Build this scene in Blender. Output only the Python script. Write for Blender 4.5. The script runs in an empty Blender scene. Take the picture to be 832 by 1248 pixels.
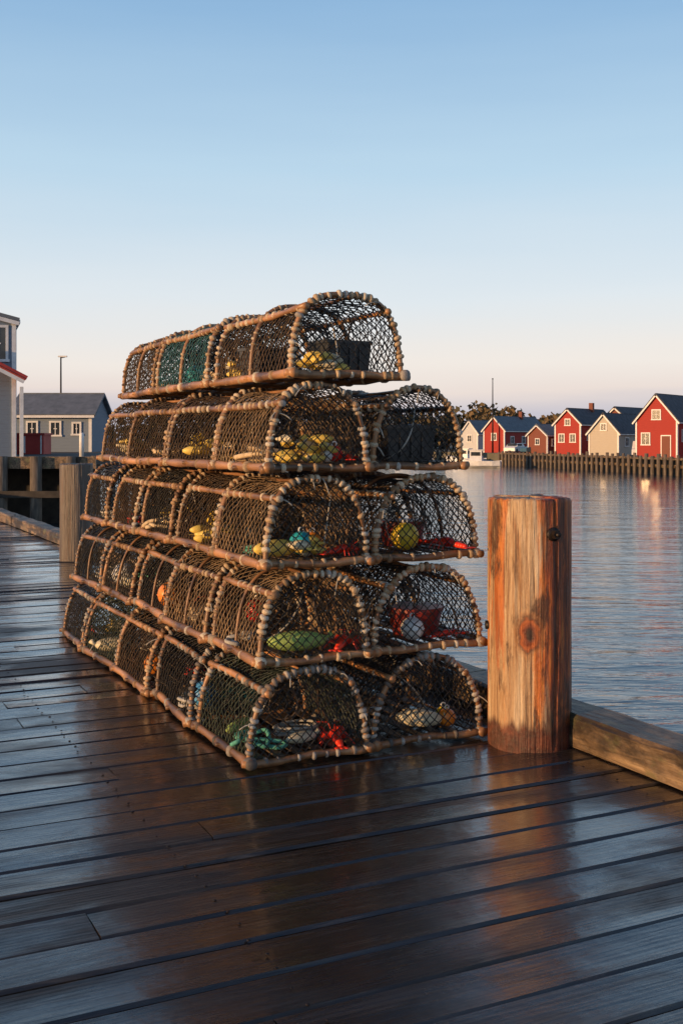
import bpy, math, random
import numpy as np
from mathutils import Vector, Matrix, noise
random.seed(7); rng=np.random.default_rng(7)
scene=bpy.context.scene
scene.view_settings.view_transform='Standard'
try: scene.view_settings.look='None'
except Exception: pass
scene.view_settings.exposure=0

# ------------------------------------------------------------------ materials
class NT:
    def __init__(s,name):
        s.m=bpy.data.materials.new(name); s.m.use_nodes=True
        s.t=s.m.node_tree; s.b=s.t.nodes['Principled BSDF']
    def n(s,typ,**kw):
        nd=s.t.nodes.new(typ)
        for k,v in kw.items(): setattr(nd,k,v)
        return nd
    def l(s,a,b): s.t.links.new(a,b)
    def coord(s,scale=(1,1,1),which='Object'):
        tc=s.n('ShaderNodeTexCoord'); mp=s.n('ShaderNodeMapping')
        mp.inputs['Scale'].default_value=scale
        s.l(tc.outputs[which],mp.inputs['Vector']); return mp.outputs[0]
    def noise(s,vec,scale=5,detail=4,rough=.55,dist=0):
        nd=s.n('ShaderNodeTexNoise'); nd.inputs['Scale'].default_value=scale
        nd.inputs['Detail'].default_value=detail; nd.inputs['Roughness'].default_value=rough
        nd.inputs['Distortion'].default_value=dist
        if vec is not None: s.l(vec,nd.inputs['Vector'])
        return nd.outputs['Fac']
    def ramp(s,fac,stops):
        nd=s.n('ShaderNodeValToRGB'); e=nd.color_ramp.elements
        while len(e)<len(stops): e.new(.5)
        for i,(p,c) in enumerate(stops):
            e[i].position=p
            if not hasattr(c,'__len__'): c=(c,c,c)
            e[i].color=(*c,1)
        s.l(fac,nd.inputs[0]); return nd.outputs[0]
    def mix(s,fac,a,b,typ='MIX'):
        nd=s.n('ShaderNodeMix',data_type='RGBA',blend_type=typ)
        for v,i in ((fac,0),(a,6),(b,7)):
            if isinstance(v,bpy.types.NodeSocket): s.l(v,nd.inputs[i])
            elif i==0: nd.inputs[0].default_value=v
            else: nd.inputs[i].default_value=(*v,1)
        return nd.outputs[2]
    def math(s,op,a,b=None,c=None):
        nd=s.n('ShaderNodeMath',operation=op)
        for i,v in enumerate((a,b,c)):
            if v is None: continue
            if isinstance(v,bpy.types.NodeSocket): s.l(v,nd.inputs[i])
            else: nd.inputs[i].default_value=v
        return nd.outputs[0]
    def bump(s,h,strength=.3,dist=.01,prev=None):
        nd=s.n('ShaderNodeBump'); nd.inputs['Strength'].default_value=strength
        nd.inputs['Distance'].default_value=dist; s.l(h,nd.inputs['Height'])
        if prev is not None: s.l(prev,nd.inputs['Normal'])
        return nd.outputs[0]
    def isl(s): return s.n('ShaderNodeNewGeometry').outputs['Random Per Island']

def mottled(name,c1,c2,scale=8,rough=.7,stretch=(1,1,1),bump=.2,island=.0,bdist=.005,spec=.5,metal=0):
    m=NT(name); v=m.coord(stretch)
    f=m.noise(v,scale,5,.6)
    col=m.ramp(f,[(.3,c1),(.7,c2)])
    if island>0:
        r=m.isl(); k=m.math('MULTIPLY_ADD',r,island,1-island/2)
        g=m.n('ShaderNodeCombineColor')
        for i in range(3): m.l(k,g.inputs[i])
        col=m.mix(1.0,col,g.outputs[0],'MULTIPLY')
    m.l(col,m.b.inputs['Base Color'])
    m.b.inputs['Roughness'].default_value=rough
    m.b.inputs['Metallic'].default_value=metal
    m.b.inputs['Specular IOR Level'].default_value=spec
    if bump>0: m.l(m.bump(m.noise(v,scale*4,4,.6),bump,bdist),m.b.inputs['Normal'])
    return m.m

def bead_mat(name,stops):
    m=NT(name); r=m.isl()
    v=m.coord()
    col=m.ramp(r,stops)
    n=m.noise(v,120,3,.6)
    col=m.mix(.5,col,m.ramp(n,[(.3,.35),(.7,1.0)]),'MULTIPLY')
    big=m.noise(v,4,3)
    col=m.mix(m.ramp(big,[(.48,0.),(.68,.65)]),col,(.13,.07,.035))
    m.l(col,m.b.inputs['Base Color']); m.b.inputs['Roughness'].default_value=.6
    m.l(m.bump(m.noise(v,260,2),.8,.004),m.b.inputs['Normal'])
    return m.m

M={}
M['net_dark']=mottled('net_dark',(.008,.008,.008),(.024,.021,.019),14,.55,bump=0,island=.5)
M['net_brown']=mottled('net_brown',(.012,.010,.008),(.10,.06,.033),6,.6,bump=0,island=.6)
M['net_tan_sunlit']=mottled('net_tan_sunlit',(.05,.033,.02),(.36,.24,.13),5,.6,bump=0,island=.6)  # low sun on the dark side netting, put into the strand colour
M['net_green']=mottled('net_green',(.012,.020,.016),(.06,.08,.055),9,.6,bump=0,island=.6)
M['net_teal']=mottled('net_teal',(.015,.06,.07),(.03,.16,.19),9,.6,bump=0,island=.6)
M['bead']=bead_mat('rope_wrap_tan',[(0,(.18,.11,.06)),(.2,(.46,.32,.18)),(.55,(.62,.47,.30)),(.85,(.72,.62,.46)),(1,(.42,.41,.39))])
M['bead_brown']=bead_mat('rope_wrap_brown',[(0,(.08,.04,.02)),(.35,(.30,.17,.08)),(.7,(.52,.33,.17)),(1,(.64,.48,.30))])
M['bead_grey']=bead_mat('rope_wrap_grey',[(0,(.05,.045,.04)),(.3,(.18,.16,.14)),(.7,(.34,.32,.29)),(1,(.55,.52,.46))])
M['twig']=mottled('trap_hoop_wood',(.035,.016,.008),(.42,.21,.09),8,.42,(1,.4,1),.4,.9)
M['lath']=mottled('trap_lath_wood',(.03,.02,.014),(.12,.08,.05),14,.6,(1,.2,1),.4,.6)  # slat brown darkened, so the shade inside the traps sits in the colour
M['cord']=mottled('pale_cord',(.22,.21,.19),(.5,.48,.42),30,.8,bump=.3)

def wood_deck():
    m=NT('wet_deck_planks')
    v=m.coord((1,1,1)); isl=m.isl()
    off=m.n('ShaderNodeVectorMath',operation='ADD')
    cc=m.n('ShaderNodeCombineXYZ'); m.l(m.math('MULTIPLY',isl,37.),cc.inputs[0]); m.l(m.math('MULTIPLY',isl,91.),cc.inputs[1]); m.l(m.math('MULTIPLY',isl,13.),cc.inputs[2])
    m.l(v,off.inputs[0]); m.l(cc.outputs[0],off.inputs[1])
    def mapd(s):
        mp=m.n('ShaderNodeMapping'); mp.inputs['Scale'].default_value=s; m.l(off.outputs[0],mp.inputs[0]); return mp.outputs[0]
    grain=m.noise(mapd((.8,13,4)),1.8,8,.68,2.2)
    wv=m.n('ShaderNodeTexWave',wave_type='BANDS',bands_direction='Y',wave_profile='SIN'); wv.inputs['Scale'].default_value=9; wv.inputs['Distortion'].default_value=9; wv.inputs['Detail'].default_value=3; wv.inputs['Detail Scale'].default_value=.6
    m.l(mapd((.22,1.6,1)),wv.inputs['Vector'])
    rings=wv.outputs['Fac']
    fine=m.noise(mapd((2.5,85,10)),2.,5,.62,.4)
    wet=m.math('ADD',m.noise(m.coord((.5,1.6,1)),1.2,6,.64,.4),m.math('MULTIPLY_ADD',isl,.10,-.05))
    wetm=m.ramp(wet,[(.37,0.),(.52,1.)])
    c=m.ramp(grain,[(.30,(.016,.010,.007)),(.5,(.060,.041,.030)),(.72,(.24,.185,.14))])
    c=m.mix(m.math('MULTIPLY',fine,.6),c,(.010,.008,.007))
    c=m.mix(m.math('MULTIPLY',rings,.5),c,(.014,.010,.008))
    k=m.ramp(isl,[(0,.36),(.5,.8),(1,1.0)])
    c=m.mix(1.,c,k,'MULTIPLY')
    c=m.mix(m.math('MULTIPLY',wetm,.60),c,(.010,.008,.007))
    m.l(c,m.b.inputs['Base Color'])
    rr=m.math('MULTIPLY_ADD',fine,.30,.20)
    rr=m.math('MULTIPLY_ADD',grain,.20,rr)
    m.l(m.math('MAXIMUM',m.math('MULTIPLY_ADD',wetm,-.22,rr),.10),m.b.inputs['Roughness'])
    h=m.math('ADD',m.math('MULTIPLY',grain,1.0),m.math('MULTIPLY',fine,.6)); h=m.math('ADD',h,m.math('MULTIPLY',rings,.25))
    b=m.bump(h,.35,.009)
    m.l(m.math('MULTIPLY_ADD',wetm,-.35,.62),b.node.inputs['Strength'])
    bigb=m.noise(v,2.6,4)
    b2=m.bump(bigb,.45,.014,b)
    m.l(b2,m.b.inputs['Normal'])
    film=m.bump(m.math('ADD',bigb,m.math('MULTIPLY',grain,.10)),.5,.014)
    m.l(m.math('MULTIPLY',wetm,.95),m.b.inputs['Coat Weight']); m.b.inputs['Coat Roughness'].default_value=.04; m.b.inputs['Coat IOR'].default_value=1.42
    m.l(film,m.b.inputs['Coat Normal'])
    m.b.inputs['Specular IOR Level'].default_value=.5
    return m.m
M['deck']=wood_deck()
def beam_mat():
    m=NT('weathered_beam'); v=m.coord((14,.8,14)); v2=m.coord((2,1,2))
    a=m.noise(v,1.6,7,.65,.8)
    c=m.ramp(a,[(.3,(.035,.024,.017)),(.5,(.19,.125,.07)),(.72,(.40,.28,.16))])
    c=m.mix(m.ramp(m.noise(v2,1.8,6,.65),[(.44,.9),(.56,0.)]),c,(.028,.020,.015))
    c=m.mix(m.ramp(m.noise(v2,3.1,5,.6),[(.56,0.),(.68,.7)]),c,(.12,.13,.055))
    m.l(c,m.b.inputs['Base Color']); m.b.inputs['Roughness'].default_value=.5
    m.l(m.bump(m.math('ADD',a,m.noise(v2,14,4)),.8,.014),m.b.inputs['Normal']); return m.m
M['beam']=beam_mat()
M['pile']=mottled('old_pile',(.05,.04,.032),(.20,.16,.12),5,.8,(3,3,.4),.6,.3,.02)
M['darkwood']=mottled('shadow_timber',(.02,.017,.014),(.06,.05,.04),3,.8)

def post_mat(name,rust=1.0):
    m=NT(name)
    v=m.coord((1,1,1))
    vs=m.coord((9,9,.6)); vf=m.coord((70,70,2.0)); vm=m.coord((7,7,.7))
    if rust<.5: base=m.ramp(m.noise(vs,1.3,6,.62,.5),[(.25,(.04,.033,.028)),(.5,(.11,.09,.075)),(.8,(.20,.17,.14))])
    else: base=m.ramp(m.noise(vs,1.5,8,.68,.8),[(.28,(.10,.045,.02)),(.40,(.34,.19,.09)),(.52,(.52,.36,.21)),(.62,(.64,.50,.33)),(.76,(.48,.27,.12))])
    fine=m.noise(vf,1.,6,.65)
    base=m.mix(m.ramp(fine,[(.34,.85),(.49,0.)]),base,(.09,.035,.015))
    sx=m.n('ShaderNodeSeparateXYZ'); m.l(v,sx.inputs[0]); z=sx.outputs[2]
    if rust>=.5:
        rn=m.noise(vm,1.35,6,.68,.9)
        rm=m.ramp(rn,[(.49,0.),(.57,1.)])
        rc=m.ramp(m.noise(vs,2.,5,.65),[(.3,(.14,.022,.006)),(.5,(.48,.12,.015)),(.7,(.66,.26,.04))])
        base=m.mix(m.math('MULTIPLY',rm,.85),base,rc)
        wv=m.math('ADD',sx.outputs[0],m.math('MULTIPLY',m.math('SUBTRACT',m.noise(vs,.9,6,.65),.5),.42))
        s2=m.ramp(wv,[(.015,0.),(.06,1.)])
        c2=m.ramp(m.noise(m.coord((11,11,.9)),1.7,8,.72),[(.38,(.020,.008,.006)),(.48,(.20,.032,.007)),(.58,(.55,.13,.015)),(.68,(.62,.24,.05)),(.80,(.46,.30,.17))])
        base=m.mix(m.math('MULTIPLY',s2,.94),base,c2)  # right side: darker rust, with the post's shaded side painted in
        dk=m.ramp(m.noise(m.coord((5,5,1.4)),1.7,7,.68,.4),[(.54,0.),(.62,.88)])
        base=m.mix(dk,base,(.05,.018,.010))
        kd=m.n('ShaderNodeVectorMath',operation='DISTANCE'); kk=m.n('ShaderNodeVectorMath',operation='MULTIPLY'); m.l(v,kk.inputs[0]); kk.inputs[1].default_value=(1,1,.62)
        m.l(kk.outputs[0],kd.inputs[0]); kd.inputs[1].default_value=(-.035,-.206,.56*.62)
        kv=m.math('ADD',kd.outputs['Value'],m.math('MULTIPLY',m.noise(v,18,5,.65),.05))
        kr=m.ramp(kv,[(.035,(.025,.008,.005)),(.05,(.16,.03,.008)),(.066,(.40,.10,.02)),(.078,(.09,.025,.010)),(.10,(.50,.20,.05))])
        km=m.ramp(kv,[(.07,1.),(.105,0.)])
        base=m.mix(km,base,kr)
        zz=m.math('ADD',z,m.math('MULTIPLY',m.noise(vs,1.5,5,.7),.22))
        bm=m.ramp(zz,[(.205,1.),(.245,0.)])
        base=m.mix(m.math('MULTIPLY',bm,.95),base,m.ramp(m.noise(v,14,6,.7),[(.32,(.018,.008,.006)),(.5,(.08,.02,.012)),(.7,(.20,.05,.022))]))
        tm=m.ramp(m.math('ADD',z,m.math('MULTIPLY',m.noise(vs,2.2,5,.7),.10)),[(0,0.),(.999,0.),(1,1.)])
    m.l(base,m.b.inputs['Base Color']); m.b.inputs['Roughness'].default_value=.48
    h=m.math('ADD',fine,m.math('MULTIPLY',m.noise(vs,2.,6),1.2)); h=m.math('ADD',h,m.math('MULTIPLY',m.noise(v,60,4),.25))
    m.l(m.bump(h,.9,.014),m.b.inputs['Normal'])
    return m.m
M['post']=post_mat('rust_stained_post_wood'); M['post_grey']=post_mat('grey_post_wood',0)
M['iron']=mottled('dark_iron',(.01,.01,.01),(.05,.035,.03),30,.5,metal=.6)

def water():
    m=NT('harbour_water'); m.b.inputs['Base Color'].default_value=(.022,.06,.095,1)
    m.b.inputs['Roughness'].default_value=.07; m.b.inputs['IOR'].default_value=1.38
    v=m.coord((1,1,1)); va=m.coord((.45,1.35,1))
    a=m.noise(va,.5,3,.5,.6); b=m.noise(va,2.2,4,.55,.4); c=m.noise(v,.07,2); d=m.noise(va,7,3,.5,.3)
    h=m.math('ADD',m.math('MULTIPLY',a,1.),m.math('MULTIPLY',b,.42)); h=m.math('ADD',h,m.math('MULTIPLY',d,.07))
    h=m.math('MULTIPLY',h,m.math('MULTIPLY_ADD',c,1.1,.4))
    m.l(m.bump(h,.52,.15),m.b.inputs['Normal'])
    return m.m
M['water']=water()
M['land']=mottled('shore_ground',(.06,.065,.035),(.16,.14,.10),.3,.95)
def leaf():
    m=NT('tree_foliage'); r=m.isl()
    n=m.noise(m.coord(),.06,3)
    c=m.ramp(r,[(0,(.03,.035,.02)),(.5,(.065,.07,.035)),(1,(.12,.11,.05))])
    c=m.mix(m.ramp(n,[(.42,0.),(.58,.85)]),c,(.17,.11,.05))
    m.l(c,m.b.inputs['Base Color']); m.b.inputs['Roughness'].default_value=.9; return m.m
M['leaf']=leaf()
def siding(name,c,horizontal=True,sp=6.):
    m=NT(name); v=m.coord()
    n=m.noise(m.coord((1,1,6)),2.5,4)
    col=m.mix(m.math('MULTIPLY',n,.5),c,tuple(x*.6 for x in c))
    m.l(col,m.b.inputs['Base Color']); m.b.inputs['Roughness'].default_value=.7
    w=m.n('ShaderNodeTexWave',wave_type='BANDS',bands_direction='Z' if horizontal else 'X',wave_profile='SAW'); w.inputs['Scale'].default_value=sp/3.14
    m.l(v,w.inputs['Vector'])
    m.l(m.bump(w.outputs['Fac'],.8,.03),m.b.inputs['Normal']); return m.m
M['red']=siding('red_clapboard',(.40,.03,.022)); M['cream']=siding('cream_clapboard',(.55,.50,.42))
M['grey']=siding('grey_clapboard',(.20,.26,.34)); M['brownw']=siding('brown_clapboard',(.22,.07,.045)); M['whitew']=siding('white_clapboard',(.6,.62,.64))
M['roof']=mottled('dark_shingles',(.04,.042,.05),(.10,.10,.115),2.5,.85); M['roofl']=mottled('grey_shingles',(.10,.12,.14),(.17,.19,.22),2.5,.85)
M['redroof']=mottled('red_roofing',(.32,.03,.025),(.45,.05,.04),2,.6)
M['trim']=mottled('white_trim',(.62,.62,.62),(.8,.8,.79),6,.5,bump=.1)
M['glass']=mottled('window_glass',(.02,.025,.03),(.05,.06,.07),2,.12,bump=0)
M['white']=mottled('white_paint',(.6,.62,.64),(.78,.78,.78),3,.35,bump=.05)
M['blue']=mottled('blue_car_paint',(.04,.10,.16),(.06,.14,.2),3,.3,bump=0)
M['rubber']=mottled('tyre_rubber',(.015,.015,.015),(.03,.03,.03),5,.8)
def plastic(name,c,rough=.4): return mottled(name,tuple(x*.65 for x in c),c,25,rough,bump=.15,bdist=.002)
M['p_yellow']=plastic('yellow_plastic',(.85,.60,.05)); M['p_red']=plastic('red_plastic',(.8,.03,.02)); M['p_orange']=plastic('orange_plastic',(.9,.28,.03))
M['p_white']=plastic('white_plastic',(.82,.81,.78)); M['p_teal']=plastic('teal_plastic',(.03,.42,.5)); M['p_blue']=plastic('blue_plastic',(.10,.38,.72))
M['p_black']=plastic('black_plastic',(.045,.047,.05)); M['p_maroon']=plastic('maroon_plastic',(.24,.03,.025))
M['fishy']=plastic('yellow_bait',(.85,.62,.13),.5); M['cream_b']=plastic('cream_bait',(.74,.66,.46),.5)
M['greenbag']=mottled('green_mesh_bag',(.18,.30,.07),(.48,.62,.18),60,.7,bump=.6); M['greentwine']=mottled('teal_twine',(.04,.20,.15),(.13,.45,.33),50,.8,bump=.4)
M['tanrope']=mottled('tan_rope',(.40,.29,.16),(.74,.58,.36),60,.8,bump=.5,bdist=.003); M['lob']=mottled('lobster_shell',(.6,.02,.012),(.85,.06,.02),30,.35,bump=.3)

# ------------------------------------------------------------------ mesh builder (quads only)
def cubesphere(n):
    vs={};V=[];Q=[]
    def idx(p):
        k=tuple(np.round(p,5))
        if k not in vs: vs[k]=len(V); V.append(np.array(p)/np.linalg.norm(p))
        return vs[k]
    for ax in range(3):
        for sg in (-1,1):
            for i in range(n):
                for j in range(n):
                    q=[]
                    for (a,b) in ((i,j),(i+1,j),(i+1,j+1),(i,j+1)):
                        u=math.tan((2*a/n-1)*math.pi/4); w=math.tan((2*b/n-1)*math.pi/4)
                        p=[0,0,0]; p[ax]=sg; p[(ax+1)%3]=u; p[(ax+2)%3]=w; q.append(idx(p))
                    if sg<0: q=q[::-1]
                    Q.append(q)
    return np.array(V),np.array(Q)
CS2=cubesphere(2); CS6=cubesphere(6); CS3=cubesphere(3)
def frames(T):
    T=T/np.maximum(np.linalg.norm(T,axis=1,keepdims=True),1e-9)
    ref=np.where(np.abs(T[:,2:3])>.9,np.array([[1.,0,0]]),np.array([[0,0,1.]]))
    U=np.cross(T,ref); U/=np.maximum(np.linalg.norm(U,axis=1,keepdims=True),1e-9)
    return T,U,np.cross(T,U)
class MB:
    def __init__(s,mats): s.V=[];s.Q=[];s.I=[];s.S=[];s.n=0;s.mats=mats
    def add(s,V,Q,mat,smooth=True):
        V=np.asarray(V,float).reshape(-1,3);Q=np.asarray(Q,int).reshape(-1,4)
        s.V.append(V);s.Q.append(Q+s.n);s.n+=len(V)
        s.I.append(np.full(len(Q),mat));s.S.append(np.full(len(Q),smooth))
    def segs(s,P0,P1,r,mat,n=3):
        P0=np.asarray(P0,float);P1=np.asarray(P1,float)
        if len(P0)==0:return
        T,U,W=frames(P1-P0)
        V=[]
        for P in (P0,P1):
            for k in range(n):
                a=2*math.pi*k/n; V.append(P+r*(math.cos(a)*U+math.sin(a)*W))
        V=np.stack(V,1); m=len(P0)
        base=(np.arange(m)*2*n)[:,None]
        Q=np.concatenate([base+np.array([[k,(k+1)%n,n+(k+1)%n,n+k]]) for k in range(n)],0)
        s.add(V.reshape(-1,3),Q,mat,True)
    def tube(s,P,r,mat,n=8,closed=False,cap=True,smooth=True):
        P=np.asarray(P,float); r=np.broadcast_to(np.asarray(r,float),(len(P),)).copy()
        if cap and not closed:
            P=np.vstack([P[:1],P,P[-1:]]); r=np.concatenate([[1e-4],r,[1e-4]])
        if closed: T=np.roll(P,-1,0)-np.roll(P,1,0)
        else:
            T=np.gradient(P,axis=0)
            if cap: T[0]=T[1]=P[2]-P[1]; T[-1]=T[-2]=P[-2]-P[-3]
        bad=np.linalg.norm(T,axis=1)<1e-9; T[bad]=(0,0,1)
        T=T/np.linalg.norm(T,axis=1,keepdims=True)
        U=np.zeros_like(P); ref=np.array([0,0,1.]) if abs(T[0][2])<.9 else np.array([1.,0,0])
        u=np.cross(T[0],ref); u/=np.linalg.norm(u); U[0]=u
        for i in range(1,len(P)):
            u=u-T[i]*np.dot(u,T[i]); nn=np.linalg.norm(u)
            u=u/nn if nn>1e-6 else U[i-1]; U[i]=u
        W=np.cross(T,U); a=np.arange(n)*2*math.pi/n
        V=P[:,None]+r[:,None,None]*(np.cos(a)[None,:,None]*U[:,None]+np.sin(a)[None,:,None]*W[:,None])
        m=len(P);Q=[]
        for i in range(m if closed else m-1):
            j=(i+1)%m
            for k in range(n): Q.append((i*n+k,i*n+(k+1)%n,j*n+(k+1)%n,j*n+k))
        s.add(V.reshape(-1,3),Q,mat,smooth)
    def box(s,c,size,mat,R=None,ch=0):
        x,y,z=[d/2 for d in size]
        V=np.array([(-x,-y,-z),(x,-y,-z),(x,y,-z),(-x,y,-z),(-x,-y,z),(x,-y,z),(x,y,z),(-x,y,z)])
        if R is not None: V=V@np.array(R).T
        s.add(V+np.array(c),[(0,3,2,1),(4,5,6,7),(0,1,5,4),(1,2,6,5),(2,3,7,6),(3,0,4,7)],mat,False)
    def blob(s,c,rad,mat,cs=None,R=None,amp=0,fr=8):
        V,Q=cs or CS6; V=V*np.array(rad)
        if amp: V=V*(1+amp*np.array([noise.noise(Vector(v*fr+np.array(c)*5)) for v in V]))[:,None]
        if R is not None: V=V@np.array(R).T
        s.add(V+np.array(c),Q,mat)
    def beads(s,P,T,r,flat,mat):
        P=np.asarray(P);T,U,W=frames(np.asarray(T)); m=len(P)
        V0,Q0=CS3; V0=np.sign(V0)*np.abs(V0)**.8   # slightly squared-off windings
        rr=r*rng.uniform(.84,1.14,m)
        ru=rr*rng.uniform(.88,1.15,m); V=(P[:,None]+(T[:,None]*V0[None,:,0:1]*(flat*rr)[:,None,None]+U[:,None]*V0[None,:,1:2]*ru[:,None,None]+W[:,None]*V0[None,:,2:3]*rr[:,None,None]))
        Q=(Q0[None]+(np.arange(m)*len(V0))[:,None,None])
        s.add(V.reshape(-1,3),Q.reshape(-1,4),mat)
    def mesh(s,name,shear=None):
        V=np.concatenate(s.V);Q=np.concatenate(s.Q);I=np.concatenate(s.I);S=np.concatenate(s.S)
        if shear: V=V.copy(); V[:,0]+=shear[0]*V[:,2]; V[:,1]+=shear[1]*V[:,2]
        me=bpy.data.meshes.new(name)
        me.vertices.add(len(V)); me.vertices.foreach_set('co',V.ravel().astype(np.float32))
        me.loops.add(len(Q)*4); me.loops.foreach_set('vertex_index',Q.ravel().astype(np.int32))
        me.polygons.add(len(Q)); me.polygons.foreach_set('loop_start',(np.arange(len(Q))*4).astype(np.int32))
        me.polygons.foreach_set('material_index',I.astype(np.int32)); me.polygons.foreach_set('use_smooth',S.astype(bool))
        for m in s.mats: me.materials.append(M[m] if isinstance(m,str) else m)
        me.update(calc_edges=True); return me
def obj(name,me,loc=(0,0,0),rz=0,parent=None):
    o=bpy.data.objects.new(name,me); bpy.context.collection.objects.link(o)
    o.location=loc; o.rotation_euler=(0,0,rz)
    if parent: o.parent=parent
    return o
def rotz(a): c,s_=math.cos(a),math.sin(a); return np.array([[c,-s_,0],[s_,c,0],[0,0,1.]])

# pier frame: local x = across the pier (towards the water), local y = along the pier
ANG=math.atan2(.4411,.8974); A=np.array([-.4307,5.023,0]); RZ=rotz(ANG)
def W(s_,t,z=0): return tuple(A+RZ@np.array([s_,t,z]))

# ------------------------------------------------------------------ world
w=bpy.data.worlds.new('World'); scene.world=w; w.use_nodes=True
nt=w.node_tree; bg=nt.nodes['Background']
sun_dir=Vector((-.86,-.51,0)).normalized(); ELEV=math.radians(6.5)
SUN=Vector((sun_dir.x*math.cos(ELEV),sun_dir.y*math.cos(ELEV),math.sin(ELEV)))
sk=nt.nodes.new('ShaderNodeTexSky'); sk.sky_type='NISHITA'; sk.sun_disc=False; sk.sun_elevation=ELEV
sk.sun_rotation=math.atan2(SUN.x,SUN.y); sk.air_density=1.0; sk.dust_density=1.0; sk.ozone_density=1.5
tc=nt.nodes.new('ShaderNodeTexCoord'); sp=nt.nodes.new('ShaderNodeSeparateXYZ'); nt.links.new(tc.outputs['Generated'],sp.inputs[0])
mp=nt.nodes.new('ShaderNodeMapping'); mp.inputs['Scale'].default_value=(1.5,1.5,14); nt.links.new(tc.outputs['Generated'],mp.inputs[0])
nz=nt.nodes.new('ShaderNodeTexNoise'); nz.inputs['Scale'].default_value=2.2; nz.inputs['Detail'].default_value=5; nt.links.new(mp.outputs[0],nz.inputs['Vector'])
ad=nt.nodes.new('ShaderNodeMath'); ad.operation='MULTIPLY_ADD'; nt.links.new(nz.outputs['Fac'],ad.inputs[0]); ad.inputs[1].default_value=.03; nt.links.new(sp.outputs[2],ad.inputs[2])
cr=nt.nodes.new('ShaderNodeValToRGB'); nt.links.new(ad.outputs[0],cr.inputs[0])
st=[(0,(.52,.51,.60)),(.040,(.60,.58,.66)),(.058,(.86,.75,.71)),(.085,(.92,.85,.80)),(.14,(.78,.84,.89)),(.25,(.52,.71,.87)),(.38,(.295,.50,.75)),(.60,(.10,.22,.42)),(1,(.04,.10,.24))]
e=cr.color_ramp.elements
while len(e)<len(st): e.new(.5)
for i,(p,c) in enumerate(st): e[i].position=p; e[i].color=(*c,1)
ms=nt.nodes.new('ShaderNodeMix'); ms.data_type='RGBA'; ms.blend_type='MULTIPLY'; ms.inputs[0].default_value=1
nt.links.new(sk.outputs[0],ms.inputs[6]); ms.inputs[7].default_value=(.12,.12,.12,1)
mx=nt.nodes.new('ShaderNodeMix'); mx.data_type='RGBA'; mx.inputs[0].default_value=.90
nt.links.new(ms.outputs[2],mx.inputs[6]); nt.links.new(cr.outputs[0],mx.inputs[7])
nt.links.new(mx.outputs[2],bg.inputs[0]); bg.inputs[1].default_value=1.03
sl=bpy.data.lights.new('sun','SUN'); sl.energy=5.0; sl.angle=math.radians(.6); sl.color=(1,.58,.26)
so=bpy.data.objects.new('sun',sl); bpy.context.collection.objects.link(so); so.rotation_euler=SUN.to_track_quat('Z','Y').to_euler(); so.location=(-20,-20,10)

# ------------------------------------------------------------------ camera
cam=bpy.data.cameras.new('camera'); co=bpy.data.objects.new('camera',cam); bpy.context.collection.objects.link(co)
co.location=(0,0,1.5); co.rotation_euler=(math.radians(90),0,0)
cam.sensor_fit='VERTICAL'; cam.sensor_height=36; cam.lens=36*1353/1248; cam.shift_y=-88/1248; cam.clip_end=8000
scene.camera=co

# ------------------------------------------------------------------ water, land
mb=MB(['water']); mb.add([(-4000,-4000,-1.5),(4000,-4000,-1.5),(4000,4000,-1.5),(-4000,4000,-1.5)],[(0,1,2,3)],0,False)
obj('harbour_water',mb.mesh('harbour_water'))
shore=[(3900,-60),(60,-60),(38.5,50),(28.6,92),(19.2,131),(14,150),(6,168),(-30,178),(-60,160),(-42,110),(-22,82),(-18,64),(-3900,64),(-3900,3900),(3900,3900)]
me=bpy.data.meshes.new('ground'); N=len(shore)
vv=[(x,y,-.12) for x,y in shore]+[(x,y,-3) for x,y in shore]
me.from_pydata(vv,[],[tuple(range(N))[::-1]]+[(i,(i+1)%N,(i+1)%N+N,i+N) for i in range(N)]); me.materials.append(M['land']); me.update()
obj('ground',me)

# ------------------------------------------------------------------ pier deck
mb=MB(['deck'])
t=-8.0; row=0
while t<36:
    wd=.205+random.uniform(-.012,.012)
    cuts=[-14]; x=-14+random.choice([1.0,2.6,4.2])+random.uniform(-.2,.2)
    while x<.6: cuts.append(x); x+=4.8+random.choice([0,1.2])
    cuts.append(1.80+random.uniform(-.015,.015))
    for a,b in zip(cuts[:-1],cuts[1:]):
        a+=.002;b-=.002
        cup=random.uniform(-.0022,.0012)
        prof=[(-wd/2,-.05),(-wd/2,-.012),(-wd/2+.009,-.001),(-wd*.2,cup-.001),(wd*.2,cup-.001),(wd/2-.009,-.001),(wd/2,-.012),(wd/2,-.05)]; K=8
        tl=random.uniform(-.008,.008); z0=random.uniform(-.004,.002); V=[]
        nx=9
        for xx in np.linspace(a,b,nx):
            dz=z0+random.uniform(-.0018,.0018); dt=random.uniform(-.002,.002)
            for p,q in prof: V.append((xx,t+wd/2+p+dt,q+dz+(tl*p/wd if q>-.04 else 0)-.004))
        Q=[]
        for i in range(nx-1):
            for k in range(K): Q.append((i*K+k,i*K+(k+1)%K,(i+1)*K+(k+1)%K,(i+1)*K+k))
        L=(nx-1)*K
        for q in ((0,7,6,1),(1,6,5,2),(2,5,4,3)): Q.append(q); Q.append(tuple(L+i for i in q[::-1]))
        mb.add(V,Q,0,False)
    t+=wd+random.uniform(.007,.014); row+=1
pier=bpy.data.objects.new('wooden_pier',None); bpy.context.collection.objects.link(pier); pier.location=tuple(A); pier.rotation_euler=(0,0,ANG)
obj('deck_planks',mb.mesh('deck_planks'),parent=pier)
mb=MB(['darkwood','pile','iron'])
for s_ in (1.6,-.6,-2.8,-5,-7.2,-9.4,-11.6): mb.box((s_,14,-.19),(.16,44,.26),0)
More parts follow.
